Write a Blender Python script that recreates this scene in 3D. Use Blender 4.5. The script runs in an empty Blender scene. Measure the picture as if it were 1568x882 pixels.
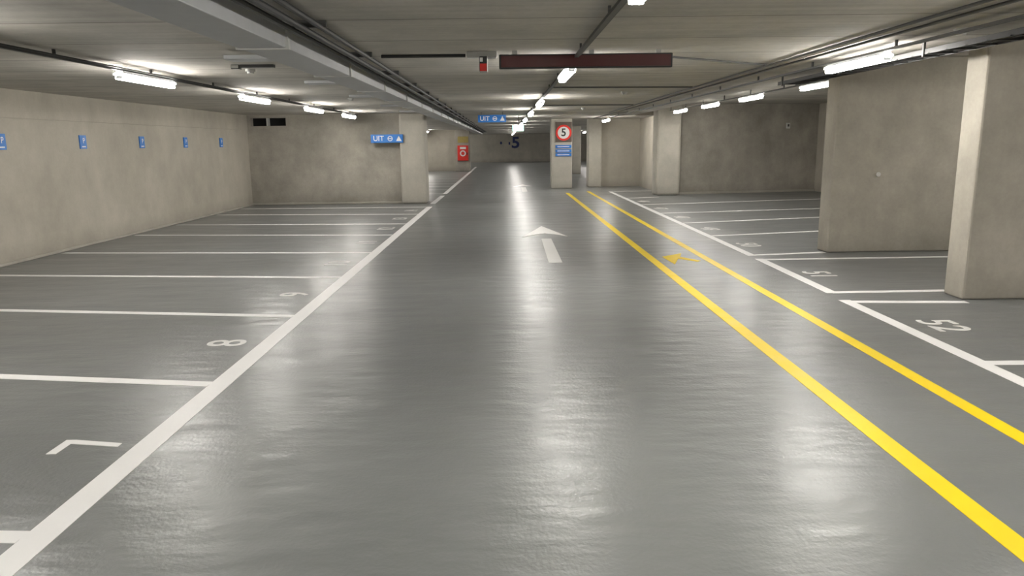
import bpy, bmesh, math, random
from mathutils import Matrix, Vector
random.seed(4)
D=bpy.data; SC=bpy.context.scene
COL=SC.collection
CZ=2.75      # main ceiling height
CZR=3.05     # right bay ceiling height

# ------------------------------------------------------------------ materials
def newmat(name):
    m=D.materials.new(name); m.use_nodes=True
    nt=m.node_tree; b=nt.nodes["Principled BSDF"]
    return m,nt,b
def N(nt,t,**k):
    n=nt.nodes.new(t)
    for a,v in k.items():
        setattr(n,a,v)
    return n
def plain(name,col,rough=.5,metal=0,em=0,emcol=None):
    m,nt,b=newmat(name)
    tc=N(nt,'ShaderNodeTexCoord'); no=N(nt,'ShaderNodeTexNoise'); no.inputs['Scale'].default_value=9
    nt.links.new(tc.outputs['Object'],no.inputs['Vector'])
    mx=N(nt,'ShaderNodeMix',data_type='RGBA')
    mx.inputs[6].default_value=(*[c*.9 for c in col],1); mx.inputs[7].default_value=(*[min(1,c*1.08) for c in col],1)
    nt.links.new(no.outputs['Fac'],mx.inputs[0]); nt.links.new(mx.outputs[2],b.inputs['Base Color'])
    b.inputs['Roughness'].default_value=rough; b.inputs['Metallic'].default_value=metal
    if em:
        b.inputs['Emission Color'].default_value=(*(emcol or col),1); b.inputs['Emission Strength'].default_value=em
    return m
def mathn(nt,op,a,b=None,c=None):
    n=N(nt,'ShaderNodeMath',operation=op)
    for i,v in enumerate((a,b,c)):
        if v is None: continue
        if isinstance(v,(int,float)): n.inputs[i].default_value=v
        else: nt.links.new(v,n.inputs[i])
    return n.outputs[0]
def noise(nt,vec,scale,detail=4,rough=.55,mapscale=None):
    if mapscale:
        mp=N(nt,'ShaderNodeMapping'); mp.inputs['Scale'].default_value=mapscale
        nt.links.new(vec,mp.inputs['Vector']); vec=mp.outputs[0]
    n=N(nt,'ShaderNodeTexNoise'); n.inputs['Scale'].default_value=scale
    n.inputs['Detail'].default_value=detail; n.inputs['Roughness'].default_value=rough
    nt.links.new(vec,n.inputs['Vector']); return n.outputs['Fac']
def ramp(nt,fac,stops):
    r=N(nt,'ShaderNodeValToRGB'); e=r.color_ramp.elements
    while len(e)<len(stops): e.new(.5)
    for i,(p,c) in enumerate(stops):
        e[i].position=p; e[i].color=(*c,1) if len(c)==3 else c
    nt.links.new(fac,r.inputs[0]); return r.outputs[0]
def mul(nt,a,b,f=1.0):
    m=N(nt,'ShaderNodeMix',data_type='RGBA',blend_type='MULTIPLY'); m.inputs[0].default_value=f
    nt.links.new(a,m.inputs[6]); nt.links.new(b,m.inputs[7]); return m.outputs[2]

def concrete(name,light,dark,planks=False,rough=.85,k=1.0):
    m,nt,b=newmat(name)
    g=lambda v:(1+(v-1)*k,)*3
    tc=N(nt,'ShaderNodeTexCoord').outputs['Object']
    big=noise(nt,tc,.55,5,.6)
    streak=noise(nt,tc,1.0,4,.6,(1.6,1.6,.6))
    fine=noise(nt,tc,22,5,.7)
    c=ramp(nt,big,[(.3,dark),(.7,light)])
    c=mul(nt,c,ramp(nt,streak,[(.3,g(.84)),(.65,g(1.06))]))
    c=mul(nt,c,ramp(nt,fine,[(.3,g(.92)),(.65,g(1.03))]))
    if not planks:
        blot=noise(nt,tc,1.7,6,.65)
        c=mul(nt,c,ramp(nt,blot,[(.33,g(.86)),(.5,g(1)),(.68,g(1.14))]))
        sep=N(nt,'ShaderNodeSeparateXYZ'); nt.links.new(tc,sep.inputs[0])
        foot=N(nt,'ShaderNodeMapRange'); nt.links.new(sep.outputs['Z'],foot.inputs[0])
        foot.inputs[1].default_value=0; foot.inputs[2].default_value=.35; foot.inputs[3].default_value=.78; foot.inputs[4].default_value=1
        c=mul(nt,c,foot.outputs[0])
    else:
        sep=N(nt,'ShaderNodeSeparateXYZ'); nt.links.new(tc,sep.inputs[0])
        y=mathn(nt,'DIVIDE',sep.outputs['Y'],1.2)
        fr=mathn(nt,'FRACT',y); fl=mathn(nt,'FLOOR',y)
        d=mathn(nt,'ABSOLUTE',mathn(nt,'SUBTRACT',fr,.5))
        seam=mathn(nt,'GREATER_THAN',d,.489)
        wn=N(nt,'ShaderNodeTexWhiteNoise',noise_dimensions='1D'); nt.links.new(fl,wn.inputs['W'])
        c=mul(nt,c,ramp(nt,wn.outputs['Value'],[(0,(.88,.88,.88)),(1,(1.05,1.05,1.04))]))
        c=mul(nt,c,ramp(nt,seam,[(0,(1,1,1)),(1,(.45,.44,.42))]))
        lines=noise(nt,tc,1,3,.6,(.25,10,1))
        c=mul(nt,c,ramp(nt,lines,[(.35,(.9,.9,.89)),(.6,(1.03,1.03,1.03))]))
    nt.links.new(c,b.inputs['Base Color'])
    b.inputs['Roughness'].default_value=rough
    bp=N(nt,'ShaderNodeBump'); bp.inputs['Strength'].default_value=.2; bp.inputs['Distance'].default_value=.006
    nt.links.new(fine,bp.inputs['Height']); nt.links.new(bp.outputs[0],b.inputs['Normal'])
    return m

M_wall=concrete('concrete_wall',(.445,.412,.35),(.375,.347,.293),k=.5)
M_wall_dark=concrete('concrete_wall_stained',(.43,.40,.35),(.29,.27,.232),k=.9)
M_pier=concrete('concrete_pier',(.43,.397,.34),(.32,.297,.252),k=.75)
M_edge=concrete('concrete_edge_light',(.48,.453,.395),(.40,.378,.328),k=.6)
M_ceil=concrete('concrete_ceiling',(.54,.515,.465),(.44,.42,.38),planks=True)

# satin epoxy / paint: roughness kept above .28
def floor_like(name,c1,c2,spec=.7,r0=.285,r1=.38,bs=.6):
    m,nt,b=newmat(name)
    tc=N(nt,'ShaderNodeTexCoord').outputs['Object']
    big=noise(nt,tc,.35,3,.5)
    bands=noise(nt,tc,1,3,.5,(.9,3.4,1))
    c=ramp(nt,big,[(.1,c2),(.9,c1)])
    nt.links.new(c,b.inputs['Base Color'])
    r=ramp(nt,bands,[(.3,(r0,)*3),(.7,(r1,)*3)])
    nt.links.new(r,b.inputs['Roughness'])
    b.inputs['Specular IOR Level'].default_value=spec
    grain=noise(nt,tc,40,2,.5)
    wav=noise(nt,tc,1,2,.5,(2.2,5.0,1))
    h=mathn(nt,'ADD',mathn(nt,'MULTIPLY',grain,.17),mathn(nt,'MULTIPLY',wav,1.15))
    bp=N(nt,'ShaderNodeBump'); bp.inputs['Strength'].default_value=bs; bp.inputs['Distance'].default_value=.018
    nt.links.new(h,bp.inputs['Height']); nt.links.new(bp.outputs[0],b.inputs['Normal'])
    return m
M_floor=floor_like('grey_epoxy_floor',(.176,.182,.180),(.155,.161,.160))
M_white=floor_like('white_road_paint',(.86,.85,.84),(.80,.79,.78),.3,.42,.52,.1)
M_yellow=floor_like('yellow_road_paint',(.90,.67,.006),(.86,.62,.004),.3,.35,.48,.15)
M_worn=floor_like('worn_white_paint',(.80,.79,.77),(.66,.65,.63),.3,.42,.52,.1)
M_ywalk=floor_like('worn_yellow_paint',(.85,.62,.02),(.72,.52,.02),.2,.45,.55,.1)

M_metal=plain('galvanised_grey_metal',(.44,.45,.46),.45,.3)
M_black=plain('black_cable_plastic',(.025,.025,.025),.5)
M_dkgrey=plain('dark_grey_conduit',(.07,.07,.067),.5)
M_ltgrey=plain('light_grey_plastic',(.5,.5,.48),.5)
M_maroon=plain('maroon_display_panel',(.085,.012,.012),.35)
M_red=plain('red_enamel',(.75,.03,.02),.35)
M_blue=plain('blue_sign',(.02,.17,.55),.4)
M_navy=plain('navy_paint',(.015,.03,.14),.5)
M_wsign=plain('white_sign',(.8,.8,.79),.4)
M_brown=plain('brown_sign_board',(.10,.075,.06),.6)
M_void=plain('dark_recess',(.012,.012,.012),.9)
M_yel_sign=plain('yellow_sign',(.40,.32,.10),.5)
M_lamp=plain('lamp_diffuser',(.9,.9,.88),.4,0,118,(1,.965,.905))
M_exit=plain('exit_sign_glow',(.55,.9,.75),.4,0,3,(.55,.95,.85))

# ------------------------------------------------------------------ mesh builder
class B:
    def __init__(s): s.bm=bmesh.new(); s.mats=[]
    def mi(s,m):
        if m not in s.mats: s.mats.append(m)
        return s.mats.index(m)
    def _fin(s,verts,m):
        i=s.mi(m)
        for f in {f for v in verts for f in v.link_faces}: f.material_index=i
    def box(s,x0,x1,y0,y1,z0,z1,m,bev=0):
        r=bmesh.ops.create_cube(s.bm,size=1,matrix=Matrix.Translation(((x0+x1)/2,(y0+y1)/2,(z0+z1)/2))@Matrix.Diagonal((abs(x1-x0),abs(y1-y0),abs(z1-z0),1)))
        vs=r['verts']; s._fin(vs,m)
        if bev:
            es=list({e for v in vs for e in v.link_edges})
            bmesh.ops.bevel(s.bm,geom=es,offset=bev,segments=2,affect='EDGES',profile=.5)
        return s
    def cyl(s,p,q,r,m,seg=12):
        p=Vector(p);q=Vector(q);d=q-p
        mt=Matrix.Translation((p+q)/2)@d.to_track_quat('Z','Y').to_matrix().to_4x4()
        o=bmesh.ops.create_cone(s.bm,cap_ends=True,segments=seg,radius1=r,radius2=r,depth=d.length,matrix=mt)
        s._fin(o['verts'],m); return s
    def prism(s,pts,m,mat=Matrix(),h=.004):
        lo=[s.bm.verts.new(mat@Vector((x,y,0))) for x,y in pts]
        hi=[s.bm.verts.new(mat@Vector((x,y,h))) for x,y in pts]
        i=s.mi(m); n=len(pts)
        fs=[s.bm.faces.new(hi),s.bm.faces.new(lo[::-1])]
        for k in range(n): fs.append(s.bm.faces.new((lo[k],lo[(k+1)%n],hi[(k+1)%n],hi[k])))
        for f in fs: f.material_index=i
        return s
    def ring(s,r0,r1,m,mat,h=.004,seg=40):
        for k in range(seg):
            a=2*math.pi*k/seg; b=2*math.pi*(k+1)/seg
            q=[(r0*math.cos(a),r0*math.sin(a)),(r1*math.cos(a),r1*math.sin(a)),(r1*math.cos(b),r1*math.sin(b)),(r0*math.cos(b),r0*math.sin(b))]
            if r0==0: q=q[1:3]+[(0,0)]
            s.prism(q,m,mat,h)
        return s
    def text(s,t,size,m,mat,h=.003,sx=1.0,bold=0.0):
        c=D.curves.new('t','FONT'); c.body=t; c.size=size; c.align_x='CENTER'; c.align_y='CENTER'; c.extrude=h/2; c.offset=bold
        o=D.objects.new('t',c); COL.objects.link(o); bpy.context.view_layer.update()
        me=D.meshes.new_from_object(o.evaluated_get(bpy.context.evaluated_depsgraph_get()))
        me.transform(mat@Matrix.Diagonal((sx,1,1,1)))
        i=s.mi(m)
        vs=[s.bm.verts.new(v.co) for v in me.vertices]
        for p in me.polygons:
            try: f=s.bm.faces.new([vs[k] for k in p.vertices]); f.material_index=i
            except ValueError: pass
        D.objects.remove(o); D.meshes.remove(me); D.curves.remove(c); return s
    def done(s,name,loc=None,smooth=False):
        bmesh.ops.recalc_face_normals(s.bm,faces=s.bm.faces)
        if loc is None: loc=Vector((0,0,0))
        me=D.meshes.new(name); s.bm.to_mesh(me); s.bm.free()
        for m in s.mats: me.materials.append(m)
        o=D.objects.new(name,me); COL.objects.link(o); o.location=loc
        return o
def FR(x,y,z): # facing -Y
    return Matrix(((1,0,0,x),(0,0,-1,y),(0,1,0,z),(0,0,0,1)))
def FX(x,y,z): # facing +X
    return Matrix(((0,0,1,x),(1,0,0,y),(0,1,0,z),(0,0,0,1)))

# ------------------------------------------------------------------ shell
XL=-7.9; XR=11.1; YB=-9; YF=75
B().box(XL-.3,XR+.3,YB-.3,YF+.3,-.2,0,M_floor).done('floor')
B().box(XL-.3,4.7,YB-.3,YF+.3,CZ,CZ+.6,M_ceil).done('ceiling')
B().box(4.7,XR+.3,YB-.3,27.5,CZR,CZR+.3,M_ceil).done('ceiling')
B().box(4.7,XR+.3,27.5,YF+.3,CZ,CZ+.6,M_ceil).done('ceiling')
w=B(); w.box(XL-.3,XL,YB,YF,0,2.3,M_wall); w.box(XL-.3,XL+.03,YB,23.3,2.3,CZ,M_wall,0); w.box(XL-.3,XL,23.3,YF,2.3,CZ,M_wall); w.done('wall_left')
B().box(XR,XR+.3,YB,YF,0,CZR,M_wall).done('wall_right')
B().box(XL,XR,YF,YF+.3,0,CZ,M_edge).done('wall_far')
B().box(XL,XR,YB-.3,YB,0,CZR,M_wall).done('wall_rear')
w=B()
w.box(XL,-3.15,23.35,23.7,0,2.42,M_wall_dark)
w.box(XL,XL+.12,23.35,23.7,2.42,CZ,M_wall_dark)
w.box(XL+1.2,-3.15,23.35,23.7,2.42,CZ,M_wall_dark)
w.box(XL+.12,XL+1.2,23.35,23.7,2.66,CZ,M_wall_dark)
w.box(XL+.12,XL+1.2,23.6,23.7,2.42,2.66,M_void)
w.box(XL+.6,XL+.64,23.37,23.6,2.42,2.66,M_ltgrey)
w.done('wall_back_left')
B().box(-3.2,-2.42,23.1,23.9,0,CZ,M_edge,.06).done('concrete_column')
B().box(XL,-3.3,51,51.4,0,CZ,M_wall).done('wall_mid_left')
B().box(-3.3,-2.3,50.5,51.4,0,CZ,M_wall_dark,.03).done('concrete_column')
def slab(name,p,q,t,z,m):
    p=Vector(p);q=Vector(q);n=Vector((-(q-p).y,(q-p).x)).normalized()*t
    b=B(); b.prism([p[:],q[:],(q+n)[:],(p+n)[:]],m,Matrix(),z); return b.done(name)
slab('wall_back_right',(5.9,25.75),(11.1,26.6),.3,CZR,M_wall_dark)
B().box(5.15,5.98,25.35,26.1,0,CZR,M_edge,.08).done('concrete_column')
w=B(); w.box(5.6,5.9,26.1,31.0,0,CZ,M_wall); w.done('wall_side_right')
B().box(3.9,6.2,31,31.3,0,CZ,M_wall).done('wall_inner_right')
B().box(3.43,3.98,30.6,31.3,0,CZ,M_edge,.04).done('concrete_column')
B().box(4.0,4.5,44,44.6,0,CZ,M_edge,.03).done('concrete_column')
B().box(4.6,5.0,52,52.6,0,CZ,M_edge,.03).done('concrete_column')
def pier(x,y0,y1,zz):
    b=B(); b.box(x,XR,y0,y1,0,zz,M_pier,.025)
    return b.done('concrete_pier')
pier(5.22,11.85,12.25,CZR)
pier(5.17,8.15,8.52,CZR)
b=B(); b.box(XL,-3.2,23.3,23.35,0,.07,M_edge,.015); b.done('baseboard_back_left')
b=B(); b.box(XL,XL+.04,YB,23.3,0,.05,M_edge,.012); b.done('baseboard_left')
slab('baseboard_back_right',(5.98,25.69),(11.1,26.54),.06,.08,M_edge)

# ------------------------------------------------------------------ floor markings
def line(name,p,q,wd,m,h=.003):
    p=Vector(p);q=Vector(q);n=Vector((-(q-p).y,(q-p).x)).normalized()*wd/2
    b=B(); b.prism([(p-n)[:],(q-n)[:],(q+n)[:],(p+n)[:]],m,Matrix(),h); return b.done(name)
LX=-2.22
line('aisle_edge_line',(LX,-6),(LX,21.9),.16,M_white)
line('aisle_edge_line',(LX-.02,23.0),(LX,26.6),.16,M_white)
line('aisle_edge_line',(LX,27.6),(LX-.05,60),.16,M_white)
for y0,y1 in [(.9,1.1),(3.23,3.55),(5.5,6.35),(7.8,8.6),(10.15,10.75),(12.53,13.0),(15.02,15.6),(17.16,17.6),(19.57,20.1),(21.8,22.0)]:
    line('bay_divider_line',(LX-.08,y0),(XL+.1,y1),.11,M_white,.0025)
for y in [27.7,30.1,32.5,34.9,37.3,39.7,42.1,44.5,46.9]:
    line('bay_divider_line',(LX-.08,y),(XL+.1,y+.3),.11,M_white,.0025)
line('aisle_edge_line',(3.85,-6),(3.86,8.22),.13,M_white)
line('aisle_edge_line',(3.9,8.62),(3.93,11.3),.13,M_white)
line('aisle_edge_line',(3.93,11.62),(3.93,27.7),.13,M_white)
for (x0,y0,x1,y1) in [(3.9,.9,9,.9),(3.9,3.3,9.2,3.3),(3.9,5.75,9.2,5.66),(3.85,8.13,5.15,8.03),(3.9,8.66,5.3,8.68),(3.95,11.22,11,11.3),(3.95,11.68,5.2,11.9),
        (4.0,14.2,10,15.6),(4.0,16.55,10,18.1),(4.0,18.95,10,20.0),(4.0,21.65,10,23.0),(3.9,24.3,5.1,24.6),(3.9,27.6,5.5,27.9)]:
    line('bay_divider_line',(x0,y0),(x1,y1),.11,M_white,.0025)
line('yellow_walkway_line',(2.28,-6),(2.29,27.2),.13,M_yellow)
line('yellow_walkway_line',(3.13,-6),(3.14,28),.12,M_yellow)

def arrow(y):
    b=B()
    b.prism([(.66,y-2.6),(.87,y-2.6),(.88,y+.3),(.69,y+.3)],M_worn)
    b.prism([(.33,y+.55),(.80,y+2.5),(.80,y+1.15),(.60,y+.95)],M_worn)
    b.prism([(.80,y+1.15),(.80,y+2.5),(1.22,y+.6),(1.0,y+.95)],M_worn)
    return b.done('direction_arrow')
arrow(13.8); arrow(30.9)
b=B()
ar=[(2.46,11.66),(2.90,12.05),(2.78,11.62),(3.03,11.15),(2.95,11.05),(2.70,11.42),(2.50,10.8)]
b.prism([(2.73+(x-2.73)*.88,11.45+(y-11.45)*.88) for x,y in ar],M_ywalk)
b.done('pedestrian_direction_arrow')

def number(t,x,y,left):
    if left: m=Matrix(((0,-1,0,x),(1,0,0,y),(0,0,1,0.0),(0,0,0,1)))
    else: m=Matrix(((0,1,0,x),(-1,0,0,y),(0,0,1,0.0),(0,0,0,1)))
    if t=='7':
        b=B(); b.prism([(-.10,.18),(.115,.18),(.115,.12),(.05,-.20),(-.005,-.20),(.055,.12),(-.10,.12)],M_white,m,.003); b.done('bay_number'); return
    m=Matrix.Translation((0,0,.0015))@m
    B().text(t,.5,M_worn,m,.003,1.0,.003).done('bay_number')
for t,y in [('7',4.3),('8',6.72),('9',9.0),('10',11.4),('11',13.9),('12',16.2),('13',18.4),('14',20.7)]:
    number(t,-2.60,y,True)
for t,x,y in [('52',4.27,7.0),('51',4.27,9.9),('50',4.27,12.9),('49',4.27,15.4),('48',4.27,17.9),('47',4.27,20.4),('46',4.27,22.9),('53',4.27,4.4)]:
    number(t,x,y,False)

# ------------------------------------------------------------------ lamps
lampmesh=[]
def lamp(x,y,z=2.6):
    if not lampmesh:
        b=B()
        b.box(-.042,.042,-.66,.66,-.034,.014,M_lamp,.018)
        b.box(-.044,.044,-.68,-.66,-.034,.045,M_metal,.008)
        b.box(-.044,.044,.66,.68,-.034,.045,M_metal,.008)
        b.box(-.058,.058,-.69,.69,.014,.032,M_metal,.004)
        b.box(-.035,.035,-.66,.66,.03,.065,M_metal)
        o=b.done('fluorescent_lamp'); lampmesh.append(o.data); o.location=(x,y,z)
    else:
        o=D.objects.new('fluorescent_lamp',lampmesh[0]); COL.objects.link(o); o.location=(x,y,z)
    return o
for y in (-6.8,-2.8,1.2,5.3,9.4,13.4,17.5,21.4): lamp(-4.35,y)
for y in (27.5,33,38.5,44,49): lamp(-5.0,y)
for y in (-5,-.8,3.75,9.16,15.9,21.3,27,33,39,46,53,60,68): lamp(.76,y)
for y in (-4,0,4.2,8.35): lamp(3.85,y)
for y in (13.3,16.9,20.2,23.6): lamp(5.5,y,2.72)
for y in (36,43,50,60,68): lamp(6.4,y,2.6)
for y in (0,6,10): lamp(8.5,y,2.72)
for y in (57,66,72): lamp(-5,y)
lamp(3.85,28.5)

def run(name,pts,r,m=M_dkgrey):
    b=B()
    for a,c in zip(pts[:-1],pts[1:]): b.cyl(a,c,r,m,8)
    return b.done(name)
def trunk(x,y0,y1,z,cz):
    b=B(); b.box(x-.02,x+.02,y0,y1,z,z+.025,M_dkgrey)
    b.cyl((x+.04,y0,z+.02),(x+.04,y1,z+.03),.010,M_black,6)
    y=y0+.5
    while y<y1: b.box(x-.01,x+.01,y,y+.03,z+.02,cz,M_dkgrey); y+=2.0
    b.done('cable_trunking')
trunk(-4.35,YB,22.6,2.665,CZ)
trunk(.76,YB,7.95,2.665,CZ)
trunk(.76,8.12,70,2.665,CZ)
trunk(3.85,YB,29.5,2.665,CZ)
trunk(5.5,12.4,25.0,2.785,CZR)
trunk(8.5,YB,8.1,2.785,CZR)
trunk(8.5,8.65,11.8,2.785,CZR)
trunk(-5,24,50.5,2.665,CZ)
trunk(-5,52,74,2.665,CZ)
trunk(6.4,32,74,2.665,CZ)

b=B(); b.box(-2.05,-1.68,YB,60,2.55,CZ-.04,M_metal,.006)
y=-6
while y<58:
    b.box(-2.07,-1.66,y,y+.05,2.54,CZ-.0,M_ltgrey); y+=2.4
b.done('ventilation_duct')
for y in (7.6,10.6,13.6,17,20):
    bb=B(); bb.box(-2.75,-2.07,y,y+.28,CZ-.10,CZ-.06,M_metal,.005); bb.cyl((-2.4,y+.14,CZ-.07),(-2.4,y+.14,CZ),.015,M_dkgrey,8); bb.done('duct_branch_plate')
b=B()
for i,(dx,z) in enumerate([(0,2.66),(.06,2.68),(.12,2.65),(.18,2.70)]):
    b.cyl((-1.58+dx,YB,z),(-1.58+dx,60,z),.022,M_black,8)
y=0
while y<60: b.box(-1.62,-1.36,y,y+.04,2.7,CZ,M_dkgrey); y+=2
b.done('cable_bundle')
b=B(); b.box(4.18,4.20,YB,11.6,2.62,2.67,M_black); b.box(4.45,4.47,YB,11.6,2.62,2.67,M_black)
y=YB
while y<11.6: b.box(4.18,4.47,y,y+.03,2.62,2.635,M_black); y+=.3
for dx in (.05,.11,.18): b.cyl((4.2+dx,YB,2.655),(4.2+dx,11.6,2.655),.018,M_black,8)
y=0
while y<11.6: b.box(4.17,4.19,y,y+.03,2.6,CZ,M_dkgrey); y+=1.9
b.done('cable_tray')
run('ceiling_conduit',[(3.35,YB,CZ-.02),(3.35,24,CZ-.02)],.014)
run('ceiling_conduit',[(3.55,YB,CZ-.02),(3.55,30,CZ-.02)],.014)
run('ceiling_conduit',[(-1.3,8.25,CZ-.02),(-.4,8.25,CZ-.02)],.018,M_black)
run('ceiling_conduit',[(1.9,8.6,CZ-.02),(3.3,9.6,CZ-.02)],.012)
run('ceiling_conduit',[(.85,13,CZ-.02),(3.3,13.3,CZ-.02)],.012)
run('ceiling_conduit',[(.85,19,CZ-.02),(3.3,19.3,CZ-.02)],.012)

# ------------------------------------------------------------------ signs and fixtures
b=B(); b.box(-.04,1.77,8.0,8.07,2.565,2.71,M_black,.008)
b.box(-.02,1.75,7.992,8.0,2.58,2.695,M_maroon)
for x in (.1,.9,1.6): b.box(x,x+.05,8.02,8.05,2.7,CZ,M_ltgrey)
b.done('led_display_board')
b=B(); b.box(-.38,-.06,8.05,8.2,2.69,CZ,M_ltgrey,.01); b.box(-.25,-.16,8.0,8.08,2.54,2.70,M_black,.006); b.box(-.24,-.17,7.99,8.0,2.545,2.62,M_red); b.box(-.24,-.21,7.99,8.0,2.64,2.68,M_wsign)
b.done('traffic_signal_box')

def uit(name,x0,x1,y,z0,z1,hang):
    b=B(); b.box(x0,x1,y-.05,y,z0,z1,M_blue,.006)
    h=z1-z0; zc=(z0+z1)/2; w=x1-x0; f=y-.0505
    b.text('UIT',h*.85,M_wsign,FR(x0+w*.24,f,zc),.004,1,.003)
    b.ring(h*.22,h*.31,M_wsign,FR(x0+w*.6,f,zc),.003,20)
    b.box(x0+w*.6-h*.2,x0+w*.6+h*.2,f-.003,f,zc-h*.05,zc+h*.05,M_wsign)
    b.prism([(-h*.33,-h*.3),(h*.33,-h*.3),(0,h*.33)],M_wsign,FR(x0+w*.87,f,zc),.003)
    if hang:
        for xx in (x0+.1,x1-.1): b.cyl((xx,y-.025,z1),(xx,y-.025,CZ),.008,M_dkgrey,6)
    b.done(name)
uit('exit_direction_sign',-4.06,-3.08,23.08,1.87,2.12,False)
uit('exit_direction_sign',-.78,.07,23,2.44,2.66,True)
b=B(); b.box(.3,.68,26,26.06,2.22,2.42,M_exit,.01); b.cyl((.5,26.03,2.4),(.5,26.03,CZ),.01,M_dkgrey,6); b.done('emergency_exit_sign')

for y in (7.2,9.55,11.9,14.2,16.5,18.75,21.1):
    b=B(); b.box(XL,XL+.02,y-.11,y+.11,1.80,2.05,M_blue,.004)
    b.text('P',.14,M_wsign,FX(XL+.0205,y+.02,1.945),.002,1,.001)
    b.box(XL+.02,XL+.023,y-.06,y+.06,1.83,1.85,M_wsign)
    b.done('bay_sign')

b=B(); b.box(1.88,2.72,30.0,30.7,0,CZ,M_edge,.03); b.done('concrete_column')
b=B(); b.box(2.05,2.70,29.96,30.0,1.84,2.62,M_brown,.005)
b.ring(0,.30,M_wsign,FR(2.37,29.96,2.2),.004); b.ring(.235,.31,M_red,FR(2.37,29.955,2.2),.004); b.text('5',.42,M_black,FR(2.37,29.955,2.2),.006,1,.008)
b.done('speed_limit_sign')
b=B()
for z in (1.60,1.43,1.28):
    b.box(2.05,2.68,29.965,30.0,z,z+.12,M_blue,.004); b.box(2.12,2.6,29.96,29.966,z+.045,z+.07,M_wsign)
b.done('information_sign')

b=B(); b.box(-3.12,-2.4,50.3,50.5,.72,1.72,M_red,.02)
b.box(-3.02,-2.5,50.28,50.3,.82,1.3,M_red,.01); b.ring(.12,.2,M_wsign,FR(-2.76,50.28,1.2),.01); b.box(-2.95,-2.55,50.28,50.3,1.48,1.62,M_wsign)
b.box(-2.5,-2.45,50.26,50.3,1.1,1.25,M_black)
b.done('fire_hose_cabinet')
b=B(); b.box(-3.1,-2.4,50.46,50.5,1.9,2.3,M_yel_sign,.01); b.done('fire_hose_sign')

b=B(); b.text('5',1.5,M_navy,FR(1.15,74.985,1.85),.02,1.15,.04)
b.box(.45,.62,74.97,75,1.7,1.95,M_navy); b.done('painted_level_number')
b=B(); b.box(-.4,-.2,74.96,75,1.75,2.0,M_navy); b.done('wall_notice')

def detector(x,y,cz=CZ):
    b=B(); b.cyl((0,0,-.03),(0,0,0),.06,M_ltgrey,20); b.cyl((0,0,-.055),(0,0,-.03),.04,M_ltgrey,20); b.done('smoke_detector',(x,y,cz))
for x,y in [(-3.15,9.6),(-3.1,15.5),(2.3,14.5),(2.2,21),(4.05,6.8)]: detector(x,y)
b=B(); b.box(-.2,.2,-.04,.04,-.035,0,M_black,.005); b.box(-.3,-.2,-.05,.05,-.05,0,M_ltgrey,.008); b.done('junction_box',(-2.9,9.1,CZ))
b=B(); b.box(-.07,.07,-.04,0,-.1,.1,M_ltgrey,.01); b.box(-.03,.03,-.05,-.04,-.03,.05,M_dkgrey); b.done('wall_switch_box',(9.95,26.39,2.3))
b=B(); b.cyl((0,-.03,0),(0,0,0),.035,M_ltgrey,16); b.done('wall_junction_cap',(5.95,11.85,1.25))

# ------------------------------------------------------------------ world & camera
w=D.worlds.new('World'); SC.world=w; w.use_nodes=True
w.node_tree.nodes['Background'].inputs[0].default_value=(.5,.5,.5,1); w.node_tree.nodes['Background'].inputs[1].default_value=.05
cam=D.cameras.new('Camera'); cam.sensor_width=36; cam.lens=1132/1568*36; cam.clip_end=300
o=D.objects.new('Camera',cam); COL.objects.link(o)
R=Matrix.Rotation(math.radians(-0.47),4,'Z')@Matrix.Rotation(math.radians(90-11.05),4,'X')@Matrix.Rotation(math.radians(-0.7),4,'Z')
o.matrix_world=Matrix.Translation((0,0,1.8))@R
SC.camera=o
SC.view_settings.view_transform='Standard'
SC.view_settings.exposure=0
